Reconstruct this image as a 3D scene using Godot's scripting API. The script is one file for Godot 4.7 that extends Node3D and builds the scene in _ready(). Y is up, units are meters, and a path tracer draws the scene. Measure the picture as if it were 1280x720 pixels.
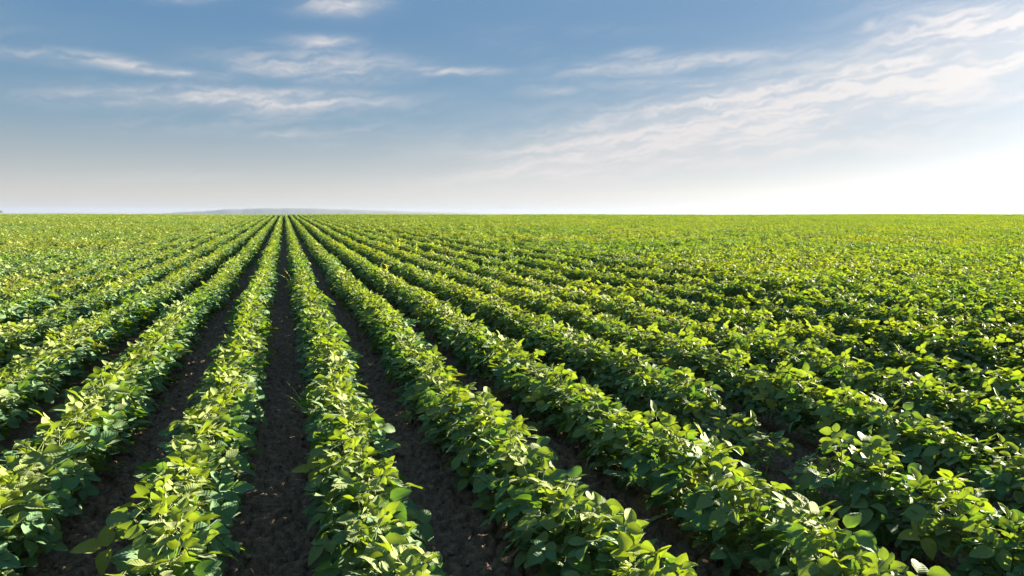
extends Node3D
# A soybean field at low sun. Rows run along -Z, units are metres, y is up.

const EYE := 1.55
const YAW := -17.486
const PITCH := -5.811
const SUN_AZ := 69.0      # degrees from -Z towards +X
const SUN_EL := 8.5
const EXPOSURE := 8.3
const ROW_STEP := 0.76
const ROW_FIRST := -0.435
const PLANT_STEP := 0.13
const INDIVIDUALS := 300

var rng := RandomNumberGenerator.new()
var leaf_mats: Array = []
var stem_mat: StandardMaterial3D
var leaflet_meshes: Array = []
var names_used := {}
var noise := FastNoiseLite.new()
var fine := FastNoiseLite.new()
var cracks := FastNoiseLite.new()

# ---------------------------------------------------------------- helpers
func numbered(called: String) -> String:
	var n: int = names_used.get(called, 0)
	names_used[called] = n + 1
	return called if n == 0 else "%s_%03d" % [called, n]

func tag(o: Node, label := "", category := "", group := "", kind := "") -> void:
	if label: o.set_meta("label", label)
	if category: o.set_meta("category", category)
	if group: o.set_meta("group", group)
	if kind: o.set_meta("kind", kind)

func add_mesh(called: String, mesh: Mesh, parent: Node) -> MeshInstance3D:
	var o := MeshInstance3D.new()
	o.name = called
	o.mesh = mesh
	parent.add_child(o, true)
	return o

func rise(x: float, z: float) -> float:
	# the land lies level near by, climbs gently to a crest and falls away behind it
	var a := deg_to_rad(-YAW)
	var d := x * sin(a) - z * cos(a)
	var y := 0.0
	if d < 12.0:
		y = 0.0
	elif d < 32.0:
		y = 0.0103 / 40.0 * (d - 12.0) * (d - 12.0)
	elif d < 118.0:
		y = 0.103 + 0.0103 * (d - 32.0)
	else:
		var w := minf(d - 118.0, 75.0)
		y = 0.9888 + 0.0103 * w - 0.000206 * w * w
		if d > 193.0:
			y = maxf(-9.0, y - 0.023 * (d - 193.0))
	# the land also swells a little to one side
	y += 0.19 * smoothstep(4.2, 8.0, x) * smoothstep(70.0, 20.0, d)
	if d > 12.0 and d < 400.0:
		y += (0.05 + 0.12 * clampf((d - 60.0) / 60.0, 0.0, 1.0)) * noise.get_noise_2d(x * 1.6, z * 1.6) * clampf((d - 12.0) / 30.0, 0.0, 1.0)
	return y

# ---------------------------------------------------------------- sky
const SKY_ROWS := [[0.0, 0.56, 0.525, 0.47], [1.5, 0.56, 0.54, 0.495], [4.0, 0.385, 0.44, 0.465], [7.0, 0.215, 0.345, 0.46], [10.0, 0.165, 0.31, 0.465], [14.0, 0.13, 0.275, 0.46], [25.0, 0.14, 0.29, 0.475], [50.0, 0.16, 0.315, 0.50], [90.0, 0.16, 0.315, 0.50]]
# cirrus streaks: azimuth, elevation, half length, half thickness, climb, strength
const CIRRUS := [
	[-3.0, 8.2, 10.0, 0.75, 0.03, 1.0], [3.0, 11.0, 6.0, 1.0, 0.02, 0.85], [2.6, 12.6, 2.6, 0.45, 0.05, 0.8],
	[-8.5, 10.1, 5.0, 0.42, -0.07, 0.8], [-16.0, 10.2, 9.0, 0.4, 0.01, 0.5], [4.8, 15.3, 2.6, 0.8, 0.06, 1.0],
	[-6.0, 15.1, 2.0, 0.45, 0.1, 0.6], [12.0, 10.9, 4.5, 0.32, 0.0, 0.7], [20.0, 9.4, 2.0, 0.42, 0.05, 0.7], [0.5, 5.9, 2.5, 0.3, 0.0, 0.35],
	[30.0, 6.6, 15.0, 2.2, 0.13, 0.8], [40.0, 8.6, 13.0, 2.0, 0.12, 0.9], [30.0, 11.2, 9.0, 0.6, 0.05, 0.6], [27.0, 12.0, 2.0, 0.35, 0.1, 0.5],
	[49.5, 12.0, 6.0, 1.7, 0.08, 1.0], [43.2, 12.9, 0.6, 0.35, 0.2, 0.7], [25.0, 4.2, 13.0, 1.6, 0.1, 0.8], [36.0, 9.5, 10.0, 0.5, -0.04, 0.7],
	[38.0, 7.6, 17.0, 2.6, 0.15, 0.55], [33.0, 4.6, 14.0, 1.5, 0.08, 0.6], [62.0, 14.0, 14.0, 2.0, 0.05, 0.8], [-34.0, 12.0, 12.0, 1.2, 0.0, 0.6], [80.0, 9.0, 16.0, 1.4, 0.03, 0.6]]

func sky_at(az: float, el: float) -> Color:
	var c := Vector3(SKY_ROWS[0][1], SKY_ROWS[0][2], SKY_ROWS[0][3])
	var e := maxf(el, 0.0)
	for i in range(SKY_ROWS.size() - 1):
		var a: Array = SKY_ROWS[i]
		var b: Array = SKY_ROWS[i + 1]
		if e >= a[0] and e <= b[0]:
			var t: float = (e - a[0]) / (b[0] - a[0])
			c = Vector3(a[1], a[2], a[3]).lerp(Vector3(b[1], b[2], b[3]), t)
			break
	var da := fposmod(az - SUN_AZ + 180.0, 360.0) - 180.0
	var cosg := sin(deg_to_rad(e)) * sin(deg_to_rad(SUN_EL)) + cos(deg_to_rad(e)) * cos(deg_to_rad(SUN_EL)) * cos(deg_to_rad(da))
	var g := rad_to_deg(acos(clampf(cosg, -1.0, 1.0)))
	c += Vector3(1.0, 0.945, 0.86) * 1.5 * exp(-absf(da) / 30.0) * exp(-e / 5.5)
	c += Vector3(0.35, 0.4, 0.48) * 0.55 * exp(-g / 26.0)
	c += Vector3(1.0, 0.93, 0.82) * 2.0 * exp(-g / 6.0)
	if el > 0.0:
		var cover := 0.0
		var d := az if az < 180.0 else az - 360.0
		var warp := 5.0 * noise.get_noise_2d(d * 6.0, e * 14.0)
		var curl := 1.2 * noise.get_noise_2d(d * 30.0 + 70.0, e * 55.0)
		var along := d * 0.98 + e * 0.2
		var across := e * 0.98 - d * 0.13 + curl * 0.35
		var n := fine.get_noise_2d(along * 3.0 + warp * 1.4, across * 26.0 + warp * 2.0)
		var n2 := fine.get_noise_2d(along * 9.0 + 500.0, across * 90.0 + warp * 4.0)
		var n3 := noise.get_noise_2d(along * 40.0 + 900.0, across * 190.0)
		var texture := smoothstep(-0.38, 0.62, n * 0.8 + n2 * 0.42 + n3 * 0.12)
		for s in CIRRUS:
			var u: float = (d - s[0]) / s[2]
			if absf(u) > 2.2: continue
			var v: float = (e - s[1] - s[4] * (d - s[0]) + 0.16 * warp * s[3] * 0.6) / s[3]
			var q := u * u + v * v
			if q < 5.0:
				cover = maxf(cover, s[5] * exp(-q * 0.95))
		# a broad soft sheet of high cloud climbing towards the sun
		var band := (e - 2.6 - 0.21 * (d - 15.0)) / (1.6 + 0.045 * maxf(d - 10.0, 0.0))
		var sheet_cover := 0.8 * exp(-band * band) * smoothstep(8.0, 26.0, d) * smoothstep(95.0, 60.0, d)
		# thin veils over the whole sky
		var dir := Vector3(cos(deg_to_rad(e)) * sin(deg_to_rad(d)), sin(deg_to_rad(e)), -cos(deg_to_rad(e)) * cos(deg_to_rad(d)))
		var p := dir / (dir.y + 0.14)
		var veil := smoothstep(0.05, 0.6, noise.get_noise_2d(p.x * 26.0 + 90.0, p.z * 60.0)) * 0.22
		var amount := clampf(cover * (0.26 + 0.95 * texture) + veil * texture + sheet_cover * (0.62 + 0.42 * texture) * (1.0 - 0.6 * cover), 0.0, 0.92)
		var lit := Vector3(0.78, 0.745, 0.735) + Vector3(1.0, 0.95, 0.88) * 0.9 * exp(-g / 14.0)
		c = c.lerp(lit.max(c), amount)
	c /= EXPOSURE
	return Color(c.x, c.y, c.z)

func make_sky() -> Sky:
	var w := 512
	var im := Image.create(w, w / 2, false, Image.FORMAT_RGBF)
	for j in w / 2:
		var el := 90.0 - (j + 0.5) / (w / 2) * 180.0
		for i in w:
			im.set_pixel(i, j, sky_at((i + 0.5) / w * 360.0, el))
	im.resize(4096, 2048, Image.INTERPOLATE_CUBIC)
	for j in range(2048 * 62 / 180, 1026):
		var el := 90.0 - (j + 0.5) / 2048.0 * 180.0
		for k in range(-360, 900):
			im.set_pixel(posmod(k, 4096), j, sky_at(fposmod((k + 0.5) / 4096.0 * 360.0, 360.0), el))
	var m := PanoramaSkyMaterial.new()
	m.panorama = ImageTexture.create_from_image(im)
	var s := Sky.new()
	s.sky_material = m
	return s

# ---------------------------------------------------------------- materials
func make_materials() -> void:
	var size := 256
	var im := Image.create(size, size, false, Image.FORMAT_RGB8)
	var hm := Image.create(size, size, false, Image.FORMAT_RGB8)
	var spots := []
	var sr := RandomNumberGenerator.new()
	sr.seed = 15
	for k in 16: spots.append([sr.randf_range(30, 226), sr.randf_range(30, 226), sr.randf_range(2.0, 6.0), sr.randf() < 0.55])
	for j in size:
		for i in size:
			var s := (i + 0.5) / size * 2.0 - 1.0
			var t := (j + 0.5) / size
			var a := absf(s)
			var bend := t - 0.30 * a + 0.10 * a * a + 0.008 * fine.get_noise_2d(i * 1.5, j * 1.5)
			var ph := bend * 6.6 + (0.5 if s > 0.0 else 0.0)
			var f := absf(ph - roundf(ph))
			var lateral := smoothstep(0.085, 0.02, f) * smoothstep(1.0, 0.75, a)
			var mid := smoothstep(0.05, 0.018, a * (0.5 + 0.5 * (1.0 - t) + 0.3))
			var vein := maxf(lateral * 0.6, mid)
			var mott := 0.5 + 0.5 * noise.get_noise_2d(i * 6.0, j * 6.0)
			var speck := 0.5 + 0.5 * fine.get_noise_2d(i * 14.0, j * 14.0)
			var tone := 0.78 + 0.28 * mott + 0.22 * (speck - 0.5)
			var c := Vector3(0.74, 0.80, 0.62) * tone
			c = c.lerp(Vector3(1.0, 1.0, 0.95), vein * 0.55)
			for sp in spots:
				var ds: float = Vector2(i - sp[0], j - sp[1]).length() + 2.0 * fine.get_noise_2d(i * 9.0, j * 9.0)
				if ds < sp[2]: c = c.lerp(Vector3(0.62, 0.42, 0.30) if sp[3] else Vector3(1.0, 0.98, 0.7), 0.75 * smoothstep(sp[2], sp[2] * 0.4, ds))
			im.set_pixel(i, j, Color(clampf(c.x, 0, 1), clampf(c.y, 0, 1), clampf(c.z, 0, 1)).linear_to_srgb())
			var hgt := 0.75 * pow(minf(f * 2.0, 1.0), 0.6) * (1.0 - mid) + 0.18 * speck
			hm.set_pixel(i, j, Color(hgt, hgt, hgt))
	var tex := ImageTexture.create_from_image(im)
	var htex := ImageTexture.create_from_image(hm)
	# mature, mature cooler, deep, young, yellowing: linear base colours, and what passes through
	var tones := [
		["leaf_mature", Color(0.245, 0.315, 0.150)], ["leaf_cool", Color(0.192, 0.298, 0.158)], ["leaf_deep", Color(0.142, 0.258, 0.148)],
		["leaf_young", Color(0.305, 0.365, 0.128)], ["leaf_yellowing", Color(0.340, 0.340, 0.090)]]
	for t in tones:
		var m := StandardMaterial3D.new()
		m.resource_name = t[0]
		m.albedo_color = (t[1] as Color).linear_to_srgb()
		m.albedo_texture = tex
		m.vertex_color_use_as_albedo = true
		m.roughness = 0.68
		m.metallic_specular = 0.2
		m.rim_enabled = true
		m.rim = 0.35
		m.rim_tint = 0.3
		m.heightmap_enabled = true
		m.heightmap_texture = htex
		m.heightmap_scale = 0.11
		m.backlight_enabled = true
		m.backlight = Color(0.81, 0.84, 0.30)
		m.cull_mode = BaseMaterial3D.CULL_DISABLED
		leaf_mats.append(m)
	stem_mat = StandardMaterial3D.new()
	stem_mat.resource_name = "stem"
	stem_mat.albedo_color = Color(0.16, 0.205, 0.06).linear_to_srgb()
	stem_mat.vertex_color_use_as_albedo = true
	stem_mat.roughness = 0.7

# ---------------------------------------------------------------- geometry of plants
func make_leaflet(seed_value: int) -> ArrayMesh:
	# a pointed oval blade with a folded midrib, a bowed length and a wavy rim; base at 0, tip towards +z, 1 long
	var r := RandomNumberGenerator.new()
	r.seed = seed_value
	var nt := 7
	var ns := 4
	var fold := r.randf_range(0.12, 0.5)
	var curl := r.randf_range(-0.08, 0.34)
	var roll := r.randf_range(-0.25, 0.35)
	var wide := r.randf_range(0.35, 0.43)
	var twist := r.randf_range(-0.35, 0.35)
	var wave := r.randf_range(0.01, 0.035)
	var ph := r.randf() * TAU
	var at := func(s: float, t: float) -> Vector3:
		var hw := wide * pow(maxf(sin(PI * pow(t, 0.78)), 0.0), 0.72) * (1.0 - 0.18 * t)
		if t < 0.001 or t > 0.999: hw = 0.002
		var x := s * hw
		var a := absf(s)
		var y := fold * absf(x) - roll * a * a * hw - curl * t * t + wave * sin(t * 9.0 + ph + s * 2.0) * a
		y += twist * x * t
		return Vector3(x, y, t)
	var pts := PackedVector3Array()
	var nor := PackedVector3Array()
	var uvs := PackedVector2Array()
	var idx := PackedInt32Array()
	for j in nt + 1:
		var t := float(j) / nt
		for i in ns + 1:
			var s := float(i) / ns * 2.0 - 1.0
			pts.append(at.call(s, t))
			uvs.append(Vector2(0.5 + 0.5 * s, t))
			var tt := clampf(t, 0.06, 0.94)
			var du: Vector3 = at.call(s + 0.08, tt) - at.call(s - 0.08, tt)
			var dv: Vector3 = at.call(s, tt + 0.03) - at.call(s, tt - 0.03)
			nor.append(dv.cross(du).normalized())
	for j in nt:
		for i in ns:
			var a := j * (ns + 1) + i
			var b := a + 1
			var c := a + ns + 1
			var d := c + 1
			if j < nt - 1: idx.append_array([a, d, c])
			if j > 0 and j < nt - 1: idx.append_array([a, b, d])
	# the last ring closes on the tip
	for i in ns:
		var a := (nt - 1) * (ns + 1) + i
		idx.append_array([a, a + 1, a + ns + 1])
	var arr := []
	arr.resize(Mesh.ARRAY_MAX)
	arr[Mesh.ARRAY_VERTEX] = pts
	arr[Mesh.ARRAY_NORMAL] = nor
	arr[Mesh.ARRAY_TEX_UV] = uvs
	arr[Mesh.ARRAY_INDEX] = idx
	var m := ArrayMesh.new()
	m.add_surface_from_arrays(Mesh.PRIMITIVE_TRIANGLES, arr)
	return m

func tube(path: Array, r0: float, r1: float, sides := 4) -> ArrayMesh:
	var pts := PackedVector3Array()
	var nor := PackedVector3Array()
	var uvs := PackedVector2Array()
	var idx := PackedInt32Array()
	for k in path.size():
		var dir: Vector3 = (path[mini(k + 1, path.size() - 1)] - path[maxi(k - 1, 0)]).normalized()
		var side := dir.cross(Vector3(0.31, 0.17, 0.93)).normalized()
		var up := side.cross(dir)
		var r := lerpf(r0, r1, float(k) / (path.size() - 1))
		for i in sides:
			var a := TAU * i / sides
			var n := side * cos(a) + up * sin(a)
			pts.append(path[k] + n * r)
			nor.append(n)
			uvs.append(Vector2(float(i) / sides, float(k)))
	for k in path.size() - 1:
		for i in sides:
			var a := k * sides + i
			var b := k * sides + (i + 1) % sides
			idx.append_array([a, b, a + sides, b, b + sides, a + sides])
	var arr := []
	arr.resize(Mesh.ARRAY_MAX)
	arr[Mesh.ARRAY_VERTEX] = pts
	arr[Mesh.ARRAY_NORMAL] = nor
	arr[Mesh.ARRAY_TEX_UV] = uvs
	arr[Mesh.ARRAY_INDEX] = idx
	var m := ArrayMesh.new()
	m.add_surface_from_arrays(Mesh.PRIMITIVE_TRIANGLES, arr)
	return m

func blade_basis(dir: Vector3, up: Vector3, length: float, wide: float) -> Basis:
	var z := dir.normalized()
	var x := up.cross(z).normalized()
	var y := z.cross(x)
	return Basis(x * length * wide, y * length, z * length)

func design_plant(r: RandomNumberGenerator, leaves: int, high: float, spread: float) -> Dictionary:
	# stem with nodes; every node carries a three-part leaf on a long stalk
	var out := {"stem": [], "leaves": []}
	var lean := Vector3(r.randf_range(-0.05, 0.05), 0, r.randf_range(-0.05, 0.05))
	var top := high * 0.74
	for k in 6:
		var t := k / 5.0
		out.stem.append(Vector3(lean.x * t * t + r.randf_range(-0.004, 0.004), top * t - 0.02, lean.z * t * t + r.randf_range(-0.004, 0.004)))
	var az := r.randf() * TAU
	for k in leaves:
		var f := (k + 0.5) / leaves
		az += 2.4 + r.randf_range(-0.5, 0.5)
		var node_h := top * lerpf(0.12, 1.0, pow(f, 0.9)) + r.randf_range(-0.015, 0.015)
		var st := clampf((node_h + 0.02) / top, 0.0, 1.0)
		var base := Vector3(lean.x * st * st, node_h, lean.z * st * st)
		var young := f > 0.76 and r.randf() < 0.8
		var out_dir := Vector3(cos(az), 0, sin(az))
		var climb: float
		var reach: float
		if young:
			climb = r.randf_range(0.6, 1.3)
			reach = r.randf_range(0.05, 0.11)
		else:
			climb = r.randf_range(0.10, 0.8)
			reach = r.randf_range(0.08, 0.20) * spread
			if f < 0.35: climb = r.randf_range(-0.1, 0.5)
		var end := base + (Vector3(out_dir.x * 0.97, 0, out_dir.z) * cos(climb) + Vector3.UP * sin(climb)) * reach
		var away := Vector2(end.x - base.x, end.z - base.z).length()
		var dome := 1.0 - 0.42 * clampf((away - 0.06) / 0.14, 0.0, 1.0)
		end.y = clampf(end.y, 0.06, dome * high * (r.randf_range(0.90, 1.0) if young else r.randf_range(0.76, 0.92)))
		var midp := base.lerp(end, 0.5) + Vector3(0, -0.12 * reach if not young else 0.0, 0) + Vector3(r.randf_range(-1, 1), 0, r.randf_range(-1, 1)) * reach * 0.06
		var leaf := {"stalk": [base, base.lerp(midp, 0.6), midp.lerp(end, 0.4), end], "blades": []}
		var size := r.randf_range(0.068, 0.096)
		if young: size = r.randf_range(0.046, 0.072)
		elif f < 0.3: size *= 0.88
		# how the leaf plane hangs: young ones stand up, others lie level or droop outward
		var pitch := r.randf_range(-0.65, 0.25)
		if young:
			pitch = r.randf_range(-0.25, 1.0)
		elif away < 0.12 and r.randf() < 0.14:
			pitch = r.randf_range(0.3, 0.8)
			size *= 0.85
		var fwd := (out_dir * cos(pitch) + Vector3.UP * sin(pitch)).normalized()
		var side := Vector3.UP.cross(out_dir).normalized()
		var up := fwd.cross(side).normalized()
		if up.y < 0.0: up = -up
		up = up.rotated(fwd, r.randf_range(-0.6, 0.6))
		side = up.cross(fwd).normalized()
		var mat := 0
		var p := r.randf()
		if young: mat = 3 if p < 0.75 else 0
		elif p < 0.42: mat = 0
		elif p < 0.72: mat = 1
		elif p < 0.985: mat = 2
		else: mat = 4
		for b in 3:
			var ang: float = [0.0, 1.25, -1.25][b] + r.randf_range(-0.22, 0.22)
			var dir := fwd * cos(ang) + side * sin(ang)
			var u := up.rotated(dir, r.randf_range(-0.4, 0.4))
			dir = dir.rotated(u.cross(dir).normalized(), r.randf_range(-0.35, 0.25) if not young else r.randf_range(-0.35, 0.2))
			var at := end + (fwd * size * 0.28 if b == 0 else dir * size * 0.05)
			var len_b := size * (1.08 if b == 0 else r.randf_range(0.88, 1.0))
			leaf.blades.append({"xf": Transform3D(blade_basis(dir, u, len_b, r.randf_range(0.88, 1.1)), at), "mesh": r.randi() % leaflet_meshes.size(), "mat": mat})
		out.leaves.append(leaf)
	# folded new leaves in the tip
	return out

func plant_node(called: String, d: Dictionary) -> Node3D:
	var root := Node3D.new()
	root.name = called
	var stem := tube(d.stem, 0.0045, 0.0022, 5)
	stem.surface_set_material(0, stem_mat)
	add_mesh("stem", stem, root)
	for leaf in d.leaves:
		var st := tube(leaf.stalk, 0.0021, 0.0013, 4)
		st.surface_set_material(0, stem_mat)
		var l := add_mesh("leaf", st, root)
		for b in leaf.blades:
			var o := add_mesh("leaflet", tinted(b.mesh, b.mat), l)
			o.transform = b.xf
	return root

var tinted_cache := {}
func tinted(mesh: int, mat: int) -> ArrayMesh:
	var key := mesh * 10 + mat
	if not tinted_cache.has(key):
		var m: ArrayMesh = leaflet_meshes[mesh].duplicate()
		m.surface_set_material(0, leaf_mats[mat])
		tinted_cache[key] = m
	return tinted_cache[key]

func merged(plants: Array, places: Array) -> ArrayMesh:
	var tools := []
	for k in leaf_mats.size() + 1:
		var st := SurfaceTool.new()
		st.begin(Mesh.PRIMITIVE_TRIANGLES)
		tools.append([st, 0])
	for n in plants.size():
		var d: Dictionary = plants[n]
		var xf: Transform3D = places[n]
		tools[-1][0].append_from(tube(d.stem, 0.0045, 0.0022, 4), 0, xf)
		tools[-1][1] += 1
		for leaf in d.leaves:
			tools[-1][0].append_from(tube(leaf.stalk, 0.0021, 0.0013, 3), 0, xf)
			for b in leaf.blades:
				tools[b.mat][0].append_from(leaflet_meshes[b.mesh], 0, xf * (b.xf as Transform3D))
				tools[b.mat][1] += 1
	var m: ArrayMesh = ArrayMesh.new()
	for k in tools.size():
		if tools[k][1]:
			tools[k][0].commit(m)
			m.surface_set_material(m.get_surface_count() - 1, stem_mat if k == leaf_mats.size() else leaf_mats[k])
	return m

# ---------------------------------------------------------------- soil
func soil_material() -> StandardMaterial3D:
	var size := 1024
	var crack := FastNoiseLite.new()
	crack.seed = 11
	crack.noise_type = FastNoiseLite.TYPE_CELLULAR
	crack.cellular_return_type = FastNoiseLite.RETURN_DISTANCE2_SUB
	crack.frequency = 0.016
	crack.domain_warp_enabled = true
	crack.domain_warp_amplitude = 26.0
	crack.domain_warp_frequency = 0.02
	var height := Image.create(size, size, false, Image.FORMAT_RGB8)
	var color := Image.create(size, size, false, Image.FORMAT_RGB8)
	var nn := FastNoiseLite.new()
	nn.seed = 5
	nn.frequency = 0.02
	nn.fractal_octaves = 6
	var a := nn.get_seamless_image(size, size, false, false, 0.15)
	nn.seed = 8
	nn.frequency = 0.07
	var b := nn.get_seamless_image(size, size, false, false, 0.15)
	var c := crack.get_seamless_image(size, size, false, false, 0.12)
	var data := PackedByteArray()
	var hd := PackedByteArray()
	data.resize(size * size * 3)
	hd.resize(size * size * 3)
	var ab := a.get_data()
	var bb := b.get_data()
	var cb := c.get_data()
	for i in size * size:
		var va := ab[i] / 255.0
		var vb := bb[i] / 255.0
		var vc := cb[i] / 255.0
		var groove := smoothstep(0.02, 0.16, vc)
		var h := 0.55 * groove + 0.25 * va + 0.2 * vb
		var tone := 0.35 + 0.95 * va + 0.7 * (vb - 0.5)
		var hb := int(clampf(h, 0, 1) * 255.0)
		hd[i * 3] = hb
		hd[i * 3 + 1] = hb
		hd[i * 3 + 2] = hb
		var lin := Color(0.172 * tone, 0.117 * tone, 0.081 * tone).linear_to_srgb()
		data[i * 3] = int(clampf(lin.r, 0, 1) * 255.0)
		data[i * 3 + 1] = int(clampf(lin.g, 0, 1) * 255.0)
		data[i * 3 + 2] = int(clampf(lin.b, 0, 1) * 255.0)
	height = Image.create_from_data(size, size, false, Image.FORMAT_RGB8, hd)
	color = Image.create_from_data(size, size, false, Image.FORMAT_RGB8, data)
	var m := StandardMaterial3D.new()
	m.resource_name = "dry_dark_soil"
	m.albedo_texture = ImageTexture.create_from_image(color)
	m.heightmap_enabled = true
	m.heightmap_texture = ImageTexture.create_from_image(height)
	m.heightmap_scale = 0.8
	m.roughness = 0.95
	m.metallic_specular = 0.25
	return m

func sheet(xs: PackedFloat32Array, zs: PackedFloat32Array, height: Callable, uv_scale: float) -> ArrayMesh:
	var nx := xs.size()
	var nz := zs.size()
	var pts := PackedVector3Array()
	pts.resize(nx * nz)
	var uvs := PackedVector2Array()
	uvs.resize(nx * nz)
	for j in nz:
		for i in nx:
			pts[j * nx + i] = Vector3(xs[i], height.call(xs[i], zs[j]), zs[j])
			uvs[j * nx + i] = Vector2(xs[i], zs[j]) * uv_scale
	var nor := PackedVector3Array()
	nor.resize(nx * nz)
	var idx := PackedInt32Array()
	idx.resize((nx - 1) * (nz - 1) * 6)
	var q := 0
	for j in nz:
		for i in nx:
			var l := pts[j * nx + maxi(i - 1, 0)]
			var r := pts[j * nx + mini(i + 1, nx - 1)]
			var u := pts[maxi(j - 1, 0) * nx + i]
			var d := pts[mini(j + 1, nz - 1) * nx + i]
			nor[j * nx + i] = (d - u).cross(r - l).normalized()
			if i < nx - 1 and j < nz - 1:
				var k := j * nx + i
				idx[q] = k
				idx[q + 1] = k + 1
				idx[q + 2] = k + nx
				idx[q + 3] = k + 1
				idx[q + 4] = k + nx + 1
				idx[q + 5] = k + nx
				q += 6
	var arr := []
	arr.resize(Mesh.ARRAY_MAX)
	arr[Mesh.ARRAY_VERTEX] = pts
	arr[Mesh.ARRAY_NORMAL] = nor
	arr[Mesh.ARRAY_TEX_UV] = uvs
	arr[Mesh.ARRAY_INDEX] = idx
	var m := ArrayMesh.new()
	m.add_surface_from_arrays(Mesh.PRIMITIVE_TRIANGLES, arr)
	return m

const NEAR_X0 := -1.75
const NEAR_X1 := 3.45
const NEAR_Z0 := -20.0
const NEAR_Z1 := -1.4

func soil_relief(x: float, z: float) -> float:
	# furrows between the rows, cross ribs, lumps
	var ph := (x - ROW_FIRST) / ROW_STEP
	var off := absf(ph - roundf(ph)) * 2.0
	var y := 0.022 * (1.0 - off) + 0.01
	var lump := fine.get_noise_2d(x * 42.0, z * 60.0)
	y += 0.017 * lump
	var split := cracks.get_noise_2d(x * 100.0, z * 100.0) + 1.0
	y -= 0.03 * smoothstep(0.2, 0.05, split)
	y += 0.024 * fine.get_noise_2d(x * 190.0 + 40.0, z * 330.0)
	y += 0.006 * noise.get_noise_2d(x * 500.0, z * 500.0)
	if roundf(ph - 0.5) == 0.0:
		y += 0.006 * sin(z * 62.0 + 5.0 * noise.get_noise_2d(x * 60.0, z * 30.0)) * smoothstep(0.35, 0.7, off)
	var edge := minf(minf(x - NEAR_X0, NEAR_X1 - x), minf(z - NEAR_Z0, NEAR_Z1 - z))
	return rise(x, z) + lerpf(-0.03, y, smoothstep(0.0, 0.25, edge))

# ---------------------------------------------------------------- scene
func _ready() -> void:
	rng.seed = 20
	noise.seed = 3
	noise.frequency = 0.012
	noise.fractal_octaves = 4
	fine.seed = 9
	fine.frequency = 0.03
	fine.fractal_octaves = 5
	cracks.seed = 17
	cracks.noise_type = FastNoiseLite.TYPE_CELLULAR
	cracks.cellular_return_type = FastNoiseLite.RETURN_DISTANCE2_SUB
	cracks.fractal_type = FastNoiseLite.FRACTAL_NONE
	cracks.frequency = 0.085
	cracks.domain_warp_enabled = true
	cracks.domain_warp_amplitude = 9.0
	cracks.domain_warp_frequency = 0.05

	# camera, sky, sun, exposure
	var cam := Camera3D.new()
	cam.name = "camera"
	cam.fov = 43.603
	cam.near = 0.05
	cam.far = 30000.0
	cam.position = Vector3(0, EYE, 0)
	cam.rotation_degrees = Vector3(PITCH, YAW, 0)
	add_child(cam)
	cam.current = true
	var env := Environment.new()
	env.background_mode = Environment.BG_SKY
	env.sky = make_sky()
	env.background_energy_multiplier = 1.0
	env.ambient_light_source = Environment.AMBIENT_SOURCE_SKY
	env.tonemap_mode = Environment.TONE_MAPPER_LINEAR
	env.tonemap_exposure = EXPOSURE
	env.sdfgi_enabled = true
	env.ssao_enabled = true
	env.ssil_enabled = true
	env.fog_enabled = true
	env.fog_density = 0.00002
	env.fog_light_color = Color(0.62, 0.78, 1.0)
	var we := WorldEnvironment.new()
	we.name = "environment"
	we.environment = env
	add_child(we)
	var sun := DirectionalLight3D.new()
	sun.name = "sun"
	sun.light_color = Color(1.0, 0.86, 0.68).linear_to_srgb()
	sun.light_energy = 1.6
	sun.light_angular_distance = 0.6
	sun.shadow_enabled = true
	sun.rotation_degrees = Vector3(-SUN_EL, 180.0 - SUN_AZ, 0)
	add_child(sun)
	print("sky done ", Time.get_ticks_msec())

	make_materials()
	for k in 9:
		leaflet_meshes.append(make_leaflet(100 + k))

	# ground
	var soil := soil_material()
	var line := PackedFloat32Array()
	var v := 0.0
	var half := []
	while v < 8300.0:
		half.append(v)
		v += 1.0 if v < 24.0 else (4.0 if v < 60.0 else (8.0 if v < 260.0 else v * 0.12))
	for k in range(half.size() - 1, 0, -1): line.append(-half[k])
	for h in half: line.append(h)
	var g := sheet(line, line, func(x: float, z: float) -> float:
		var y := rise(x, z)
		if x > NEAR_X0 and x < NEAR_X1 and z > NEAR_Z0 and z < NEAR_Z1: y -= 0.11
		return y, 1.0 / 1.1)
	g.surface_set_material(0, soil)
	tag(add_mesh("ground", g, self), "dark dry soil under the whole field", "soil", "", "structure")
	var xs := PackedFloat32Array()
	var zs := PackedFloat32Array()
	for k in int((NEAR_X1 - NEAR_X0) / 0.014) + 1: xs.append(NEAR_X0 + k * 0.014)
	var zz := NEAR_Z0
	while zz < NEAR_Z1:
		zs.append(zz)
		zz += 0.012 + 0.0022 * absf(zz)
	var near := sheet(xs, zs, soil_relief, 1.0 / 1.1)
	near.surface_set_material(0, soil)
	tag(add_mesh("soil", near, self), "cracked dark soil in the furrows between the rows", "soil", "", "structure")
	make_hills()
	print("ground done ", Time.get_ticks_msec())

	# plants
	var designs := []
	for k in 12:
		designs.append(design_plant(rng, rng.randi_range(25, 29), rng.randf_range(0.42, 0.48), rng.randf_range(0.9, 1.08)))
	var thin := []
	for k in 4:
		thin.append(design_plant(rng, rng.randi_range(9, 12), rng.randf_range(0.26, 0.33), 0.9))
	sow(designs, thin)
	print("plants done ", Time.get_ticks_msec())
	make_weeds()
	make_crumbs(soil)
	make_far_tree()
	print("all done ", Time.get_ticks_msec())

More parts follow.
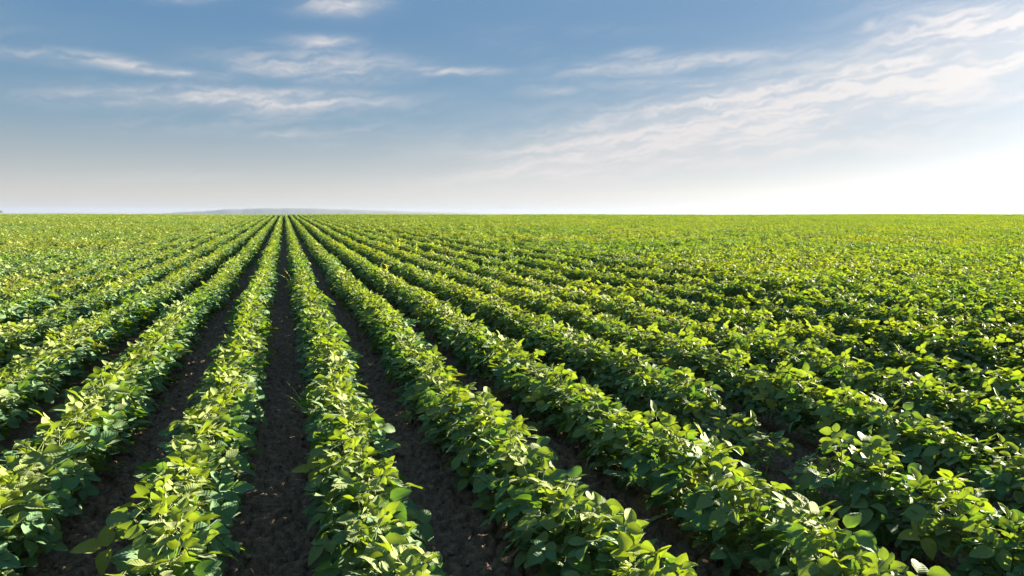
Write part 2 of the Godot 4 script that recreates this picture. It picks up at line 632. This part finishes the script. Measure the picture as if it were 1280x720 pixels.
const ROW_WORDS := {
	-2: "three rows from the grass weed, far from the gap", -1: "two rows from the grass weed, far from the gap", 0: "across the bare furrow from the grass-weed row",
	1: "in the row with grass weed at its foot", 2: "across the furrow where the dry twig lies", 3: "in the row just before the one with a bare gap",
	4: "in the row that has a bare gap", 5: "in the row directly behind the bare gap", 6: "in the second row behind the bare gap", 7: "in the third row behind the bare gap"}

func has_yellow(d: Dictionary) -> bool:
	for leaf in d.leaves:
		for b in leaf.blades:
			if b.mat == 4: return true
	return false

func sow(designs: Array, thin: Array) -> void:
	var a := deg_to_rad(-YAW)
	var fh := Vector2(sin(a), -cos(a))
	var rh := Vector2(cos(a), sin(a))
	var spots := []      # single plants
	var runs := []       # 0.7 m lengths of row farther off
	for k in range(-110, 290):
		var x0 := ROW_FIRST + ROW_STEP * k
		var z := -0.2
		while z > -190.0:
			var p := Vector2(x0, z)
			var d := p.dot(fh)
			var s := p.dot(rh)
			var near_z := d < 22.0
			var step := PLANT_STEP if near_z else 5.0 * PLANT_STEP
			if d > 0.6 and d < 172.0 and absf(s) < 0.74 * d + (3.5 if s > 0.0 else 1.6):
				if near_z:
					spots.append([d, x0, z, s, k])
				else:
					runs.append(Vector2(x0, z))
			z -= step
	spots.sort_custom(func(m, n): return m[0] < n[0])
	var singles := {"plain": [], "thin": []}
	for d in designs: singles.plain.append(plant_node("soybean_plant", d))
	for d in thin: singles.thin.append(plant_node("soybean_plant", d))
	var count := 0
	var fills := []
	for d in designs: fills.append([])
	var tan_v := tan(deg_to_rad(43.603 / 2.0))
	for s in spots:
		var r := rng.randf()
		var x: float = s[1] + rng.randf_range(-0.03, 0.03) + 0.03 * sin(s[2] * 0.7 + s[4])
		var z: float = s[2] + rng.randf_range(-0.05, 0.05)
		var size := rng.randf_range(0.92, 1.07) * (1.0 + 0.14 * noise.get_noise_2d(x * 60.0 + s[4] * 31.0, z * 60.0))
		var which := rng.randi()
		var turn := (PI if rng.randf() < 0.5 else 0.0) + rng.randf_range(-0.4, 0.4)
		# a poor stretch in one row: bare soil, then thin plants on both sides of it
		var poor := 0
		if s[4] == 4:
			if z < -2.8 and z > -4.2: poor = 1
			if z < -3.05 and z > -3.38: poor = 2
		if s[4] == 3 and z < -5.7 and z > -5.95: poor = 2
		if s[4] == 1 and z < -5.35 and z > -5.55: poor = 2
		if poor == 2: continue
		var y := rise(x, z) + (0.02 if s[0] < 11.0 else 0.0)
		# is it in the picture? (its own place in the field decides which plants get parts)
		var c := Vector3(x, y + 0.22, z) - Vector3(0, EYE, 0)
		var pr := deg_to_rad(-PITCH)
		var depth: float = s[0] * cos(pr) - c.y * sin(pr)
		var up: float = (c.y * cos(pr) + s[0] * sin(pr)) / depth / tan_v
		var across: float = s[3] / depth / tan_v / (16.0 / 9.0)
		var half_high := 0.24 / depth / tan_v
		var half_wide := 0.24 / depth / tan_v / (16.0 / 9.0)
		var seen: bool = depth > 0.3 and absf(across) < 1.0 + half_wide and up > -1.0 - half_high
		if seen and count < INDIVIDUALS:
			var proto: Node3D = singles.thin[which % thin.size()] if poor == 1 else singles.plain[which % designs.size()]
			var o: Node3D = proto.duplicate()
			o.name = numbered("soybean_plant")
			add_child(o)
			o.position = Vector3(x, y, z)
			o.rotation.y = turn
			o.scale = Vector3.ONE * size
			if poor == 1:
				tag(o, "thin small soybean plant with few leaves beside the bare gap in its row", "soybean plant", "thin soybean plants at the gap in a row")
			else:
				var look: String = ("soybean plant with yellowed leaf " if has_yellow(designs[which % designs.size()]) else "bushy all-green soybean plant ") + ROW_WORDS.get(s[4], "away from the weeds and the gap")
				tag(o, look, "soybean plant", "soybean plants in the rows")
			count += 1
		else:
			fills[which % designs.size()].append([Transform3D(Basis(Vector3.UP, turn).scaled(Vector3.ONE * size), Vector3(x, y, z)), tint(x, z)])
	for list in singles.values():
		for o in list: o.free()
	print("individuals ", count, " fill ", spots.size() - count, " runs ", runs.size())
	var crop := Node3D.new()
	crop.name = "soybean_crop"
	add_child(crop)
	tag(crop, "green soybean rows running on to the horizon beyond the front plants", "crop", "", "stuff")
	for k in designs.size():
		scatter("rows", merged([designs[k]], [Transform3D()]), fills[k], crop)
	var longer := []
	var lists := []
	for n in 8:
		var ps := []
		var xf := []
		for q in 5:
			ps.append(designs[rng.randi() % designs.size()])
			xf.append(Transform3D(Basis(Vector3.UP, (PI if rng.randf() < 0.5 else 0.0) + rng.randf_range(-0.4, 0.4)).scaled(Vector3.ONE * rng.randf_range(0.88, 1.1)), Vector3(rng.randf_range(-0.03, 0.03), 0, (q - 2.0) * PLANT_STEP + rng.randf_range(-0.03, 0.03))))
		longer.append(merged(ps, xf))
		lists.append([])
	for p in runs:
		var gap := noise.get_noise_2d(p.x * 45.0, p.y * 12.0)
		if gap > 0.62: continue
		var b := Basis(Vector3.UP, PI if rng.randf() < 0.5 else 0.0).scaled(Vector3(1, 1, 1) * (rng.randf_range(0.9, 1.1) * (1.0 + 0.12 * gap)))
		lists[rng.randi() % 8].append([Transform3D(b, Vector3(p.x + rng.randf_range(-0.03, 0.03), rise(p.x, p.y), p.y)), tint(p.x, p.y)])
	for n in 8:
		scatter("rows", longer[n], lists[n], crop)

func tint(x: float, z: float) -> Color:
	var n := noise.get_noise_2d(x * 9.0, z * 9.0)
	var r := rng.randf_range(-0.08, 0.08)
	return Color(1.0 + r + 0.42 * n, 1.0 + r + 0.14 * n, 1.0 + r - 0.1 * n)

func scatter(called: String, mesh: Mesh, list: Array, parent: Node) -> void:
	if list.is_empty(): return
	var mm := MultiMesh.new()
	mm.transform_format = MultiMesh.TRANSFORM_3D
	mm.use_colors = true
	mm.mesh = mesh
	mm.instance_count = list.size()
	for i in list.size():
		mm.set_instance_transform(i, list[i][0])
		mm.set_instance_color(i, list[i][1])
	var o := MultiMeshInstance3D.new()
	o.name = called
	o.multimesh = mm
	parent.add_child(o, true)
	o.set_meta("kind", "stuff")

# ---------------------------------------------------------------- far hills and tree
func make_hills() -> void:
	# ridge height in metres over the azimuth in degrees
	var ridge := [[-60.0, 20.0], [-40.0, 14.0], [-17.8, 11.0], [-14.5, 13.0], [-11.0, 10.0], [-8.5, 11.5], [-6.5, 30.0], [-3.6, 54.0], [-1.3, 66.0], [1.4, 67.0], [4.3, 57.0], [7.3, 44.0], [10.4, 30.0], [13.6, 20.0], [16.2, 10.0], [19.6, 3.0], [26.0, -4.0], [40.0, -6.0]]
	var m := StandardMaterial3D.new()
	m.resource_name = "wooded_slope"
	m.albedo_color = Color(0.045, 0.06, 0.04).linear_to_srgb()
	m.roughness = 1.0
	var st := SurfaceTool.new()
	st.begin(Mesh.PRIMITIVE_TRIANGLES)
	var n := 400
	var prof := [[-1100.0, 0.0], [-700.0, 0.35], [-350.0, 0.75], [0.0, 1.0], [500.0, 0.6], [1100.0, 0.0]]
	for i in n + 1:
		var az := lerpf(-60.0, 40.0, float(i) / n)
		var h := 0.0
		for k in ridge.size() - 1:
			if az >= ridge[k][0] and az <= ridge[k + 1][0]:
				h = lerpf(ridge[k][1], ridge[k + 1][1], smoothstep(0.0, 1.0, (az - ridge[k][0]) / (ridge[k + 1][0] - ridge[k][0])))
		h += 3.5 * fine.get_noise_1d(az * 30.0)
		for q in prof:
			var rad: float = 7000.0 + q[0]
			var y: float = lerpf(-12.0, 0.9 * h + EYE, q[1])
			st.add_vertex(Vector3(sin(deg_to_rad(az)) * rad, y, -cos(deg_to_rad(az)) * rad))
	var w := prof.size()
	for i in n:
		for k in w - 1:
			var p := i * w + k
			for id in [p, p + 1, p + w, p + 1, p + w + 1, p + w]: st.add_index(id)
	st.generate_normals()
	var mesh := st.commit()
	mesh.surface_set_material(0, m)
	tag(add_mesh("hills", mesh, self), "low blue hills in the haze behind the field", "hills", "", "structure")

func make_far_tree() -> void:
	var root := Node3D.new()
	root.name = "tree"
	add_child(root)
	var az := deg_to_rad(-18.05)
	root.position = Vector3(sin(az) * 400.0, rise(sin(az) * 400.0, -cos(az) * 400.0), -cos(az) * 400.0)
	root.scale = Vector3.ONE * 0.72
	tag(root, "small dark tree standing far off on the horizon", "tree")
	var bark := StandardMaterial3D.new()
	bark.resource_name = "bark"
	bark.albedo_color = Color(0.08, 0.06, 0.045).linear_to_srgb()
	bark.roughness = 0.95
	var trunk := tube([Vector3(0, -0.3, 0), Vector3(0.1, 3, 0), Vector3(0, 6, 0.2), Vector3(0.2, 10, 0)], 0.28, 0.08, 7)
	trunk.surface_set_material(0, bark)
	add_mesh("trunk", trunk, root)
	var st := SurfaceTool.new()
	st.begin(Mesh.PRIMITIVE_TRIANGLES)
	var r := RandomNumberGenerator.new()
	r.seed = 77
	for c in 26:
		var ctr := Vector3(r.randfn(0, 1.0), r.randf_range(4.0, 13.2), r.randfn(0, 1.0))
		ctr.x *= 1.3 * sin(PI * (ctr.y - 2.5) / 12.5)
		for q in 60:
			var p := ctr + Vector3(r.randfn(0, 0.55), r.randfn(0, 0.5), r.randfn(0, 0.55))
			var dir := Vector3(r.randfn(), r.randfn(), r.randfn()).normalized()
			st.append_from(leaflet_meshes[q % 9], 0, Transform3D(blade_basis(dir, Vector3(r.randfn(), 1.0, r.randfn()).normalized(), 0.35, 1.0), p))
	var crown := st.commit()
	var lm: StandardMaterial3D = leaf_mats[2].duplicate()
	lm.resource_name = "tree_leaf"
	lm.albedo_color = Color(0.05, 0.075, 0.025).linear_to_srgb()
	crown.surface_set_material(0, lm)
	add_mesh("crown", crown, root)

# ---------------------------------------------------------------- weeds and crumbs
func grass_blade(r: RandomNumberGenerator, length: float, wide: float, az: float, climb: float, sag: float) -> ArrayMesh:
	var pts := PackedVector3Array()
	var nor := PackedVector3Array()
	var uvs := PackedVector2Array()
	var idx := PackedInt32Array()
	var out_dir := Vector3(cos(az), 0, sin(az))
	var side := Vector3.UP.cross(out_dir).normalized()
	var p := Vector3(r.randf_range(-0.006, 0.006), 0, r.randf_range(-0.006, 0.006))
	var n := 8
	for k in n + 1:
		var t := float(k) / n
		var ang := climb - sag * t * t
		var dir := out_dir * cos(ang) + Vector3.UP * sin(ang)
		var hw := wide * (1.0 - pow(t, 2.2)) * (0.6 + 0.4 * minf(1.0, t * 4.0)) * 0.5 + 0.0003
		var nrm := dir.cross(side).normalized()
		for s in [-1.0, 0.0, 1.0]:
			pts.append(p + side * hw * s + nrm * hw * 0.5 * absf(s))
			nor.append(nrm)
			uvs.append(Vector2(0.5 + 0.1 * s, t))
		if k < n: p += dir * length / n
	for k in n:
		for i in 2:
			var a := k * 3 + i
			idx.append_array([a, a + 1, a + 3, a + 1, a + 4, a + 3])
	var arr := []
	arr.resize(Mesh.ARRAY_MAX)
	arr[Mesh.ARRAY_VERTEX] = pts
	arr[Mesh.ARRAY_NORMAL] = nor
	arr[Mesh.ARRAY_TEX_UV] = uvs
	arr[Mesh.ARRAY_INDEX] = idx
	var m := ArrayMesh.new()
	m.add_surface_from_arrays(Mesh.PRIMITIVE_TRIANGLES, arr)
	return m

func make_weeds() -> void:
	var gm := StandardMaterial3D.new()
	gm.resource_name = "grass_blade"
	gm.albedo_color = Color(0.13, 0.19, 0.05).linear_to_srgb()
	gm.roughness = 0.5
	gm.backlight_enabled = true
	gm.backlight = Color(0.95, 1.0, 0.4)
	gm.cull_mode = BaseMaterial3D.CULL_DISABLED
	var straw := StandardMaterial3D.new()
	straw.resource_name = "straw"
	straw.albedo_color = Color(0.34, 0.27, 0.17).linear_to_srgb()
	straw.roughness = 0.8
	var r := RandomNumberGenerator.new()
	r.seed = 41
	# where, blades, length, label
	var tufts := [
		[Vector3(0.13, 0.02, -5.6), 10, 0.36, "grass weed with long arching blades at the edge of a soybean row"],
		[Vector3(2.5, 0.02, -3.1), 8, 0.17, "short grass weed in the bare gap of a soybean row"],
		[Vector3(0.13, 0.03, -15.5), 12, 0.5, "pale grass weed in the furrow between two narrow soybean rows"]]
	for t in tufts:
		var root := Node3D.new()
		root.name = numbered("grass_weed")
		add_child(root)
		root.position = t[0]
		root.position.y += rise(t[0].x, t[0].z)
		tag(root, t[3], "weed", "grass weeds")
		for k in t[1]:
			var b := grass_blade(r, t[2] * r.randf_range(0.6, 1.1), 0.013, r.randf() * TAU, r.randf_range(0.7, 1.4), r.randf_range(0.6, 2.2))
			b.surface_set_material(0, gm)
			add_mesh("blade", b, root)
	# tall weeds sticking out of the rows
	var yellow := StandardMaterial3D.new()
	yellow.resource_name = "weed_flower"
	yellow.albedo_color = Color(0.20, 0.235, 0.07).linear_to_srgb()
	yellow.roughness = 0.8
	yellow.backlight_enabled = true
	yellow.backlight = Color(1, 0.95, 0.4)
	yellow.cull_mode = BaseMaterial3D.CULL_DISABLED
	var talls := [[Vector3(3.87, 0, -26.0), 0.68, "tall yellowish weed rising above the soybean rows", true], [Vector3(3.9, 0, -22.5), 0.62, "tall thin pale weed stalk rising out of a soybean row", false], [Vector3(1.9, 0, -14.6), 0.58, "thin yellow-green weed poking out of a soybean row beside a dark furrow", true]]
	for t in talls:
		var root := Node3D.new()
		root.name = numbered("tall_weed")
		add_child(root)
		root.position = t[0]
		root.position.y += rise(t[0].x, t[0].z)
		tag(root, t[2], "weed", "tall weeds")
		var h: float = t[1]
		for b in (4 if t[3] else 2):
			var a := r.randf() * TAU
			var sp := r.randf_range(0.02, 0.16)
			var stem := tube([Vector3(0, -0.02, 0), Vector3(cos(a) * sp * 0.3, h * 0.4, sin(a) * sp * 0.3), Vector3(cos(a) * sp, h * r.randf_range(0.8, 1.0), sin(a) * sp)], 0.006, 0.003, 5)
			stem.surface_set_material(0, gm)
			add_mesh("stem", stem, root)
			for q in 7:
				var f := r.randf_range(0.35, 1.0)
				var bl := grass_blade(r, r.randf_range(0.06, 0.13), 0.022, r.randf() * TAU, r.randf_range(0.2, 1.2), r.randf_range(0.2, 1.0))
				bl.surface_set_material(0, yellow if t[3] and f > 0.6 else gm)
				var o := add_mesh("leaf", bl, root)
				o.position = Vector3(cos(a) * sp * f, h * 0.92 * f, sin(a) * sp * f)
	# a dry twig lying in the furrow
	var twig := Node3D.new()
	twig.name = "dry_twig"
	add_child(twig)
	twig.position = Vector3(0.74, 0.028, -7.05)
	tag(twig, "dry forked twig lying on bare soil between soybean rows", "twig")
	var main := tube([Vector3(-0.12, 0.005, 0.1), Vector3(0.0, 0.03, 0.02), Vector3(0.1, 0.09, -0.08)], 0.004, 0.002, 5)
	main.surface_set_material(0, straw)
	add_mesh("stem", main, twig)
	for q in [[Vector3(0.0, 0.03, 0.02), Vector3(0.06, 0.1, 0.05)], [Vector3(0.03, 0.05, 0.0), Vector3(-0.04, 0.11, -0.06)], [Vector3(-0.06, 0.02, 0.05), Vector3(-0.13, 0.03, 0.0)]]:
		var br := tube([q[0], q[0].lerp(q[1], 0.5) + Vector3(0, 0.008, 0), q[1]], 0.0025, 0.001, 4)
		br.surface_set_material(0, straw)
		add_mesh("branch", br, twig)

func make_crumbs(soil: StandardMaterial3D) -> void:
	# small lumps of soil lying in the furrows
	var r := RandomNumberGenerator.new()
	r.seed = 63
	var cm := StandardMaterial3D.new()
	cm.resource_name = "soil_lump"
	cm.albedo_color = Color(0.19, 0.13, 0.09).linear_to_srgb()
	cm.vertex_color_use_as_albedo = true
	cm.roughness = 0.97
	var root := Node3D.new()
	root.name = "soil_crumbs"
	add_child(root)
	tag(root, "small crumbs and clods of dark soil lying in the furrows", "soil crumbs", "", "stuff")
	for kind in 3:
		var st := SurfaceTool.new()
		st.begin(Mesh.PRIMITIVE_TRIANGLES)
		var s := SphereMesh.new()
		s.radius = 1.0
		s.height = 2.0
		s.radial_segments = 8
		s.rings = 5
		var arr := s.get_mesh_arrays()
		var pts: PackedVector3Array = arr[Mesh.ARRAY_VERTEX]
		for i in pts.size():
			pts[i] *= 1.0 + 0.9 * fine.get_noise_3dv(pts[i] * 22.0 + Vector3.ONE * kind * 50.0)
			pts[i].y *= 0.62
		var idx: PackedInt32Array = arr[Mesh.ARRAY_INDEX]
		for i in idx: st.add_vertex(pts[i])
		st.generate_normals()
		var m := st.commit()
		m.surface_set_material(0, cm)
		var list := []
		while list.size() < 1100:
			var x := r.randf_range(NEAR_X0 + 0.3, NEAR_X1 - 0.3)
			var z := -1.8 - 8.8 * pow(r.randf(), 1.3)
			var size := 0.003 + 0.019 * pow(r.randf(), 4.0)
			var t := r.randf_range(0.7, 1.25)
			list.append([Transform3D(Basis.from_euler(Vector3(r.randf() * 0.6, r.randf() * TAU, r.randf() * 0.6)).scaled(Vector3.ONE * size), Vector3(x, soil_relief(x, z) + size * 0.3, z)), Color(t, t, t)])
		scatter("crumbs", m, list, root)
	# dry fallen leaves on the soil
	var dm := StandardMaterial3D.new()
	dm.resource_name = "dry_leaf"
	dm.albedo_color = Color(0.30, 0.22, 0.12).linear_to_srgb()
	dm.vertex_color_use_as_albedo = true
	dm.roughness = 0.85
	dm.cull_mode = BaseMaterial3D.CULL_DISABLED
	var litter := Node3D.new()
	litter.name = "leaf_litter"
	add_child(litter)
	tag(litter, "dry brown scraps of leaf lying on the soil", "leaf litter", "", "stuff")
	for kind in 3:
		var lm: ArrayMesh = leaflet_meshes[kind * 3].duplicate()
		lm.surface_set_material(0, dm)
		var list := []
		while list.size() < 70:
			var x := r.randf_range(NEAR_X0 + 0.3, NEAR_X1 - 0.3)
			var z := -1.8 - 9.0 * pow(r.randf(), 1.2)
			var t := r.randf_range(0.6, 1.3)
			var dir := Vector3(r.randfn(), r.randf_range(-0.1, 0.25), r.randfn())
			list.append([Transform3D(blade_basis(dir, Vector3(r.randfn(0, 0.3), 1, r.randfn(0, 0.3)), r.randf_range(0.012, 0.04), r.randf_range(0.35, 0.9)), Vector3(x, soil_relief(x, z) + 0.006, z)), Color(t, t * r.randf_range(0.85, 1.05), t * 0.95)])
		scatter("scraps", lm, list, litter)
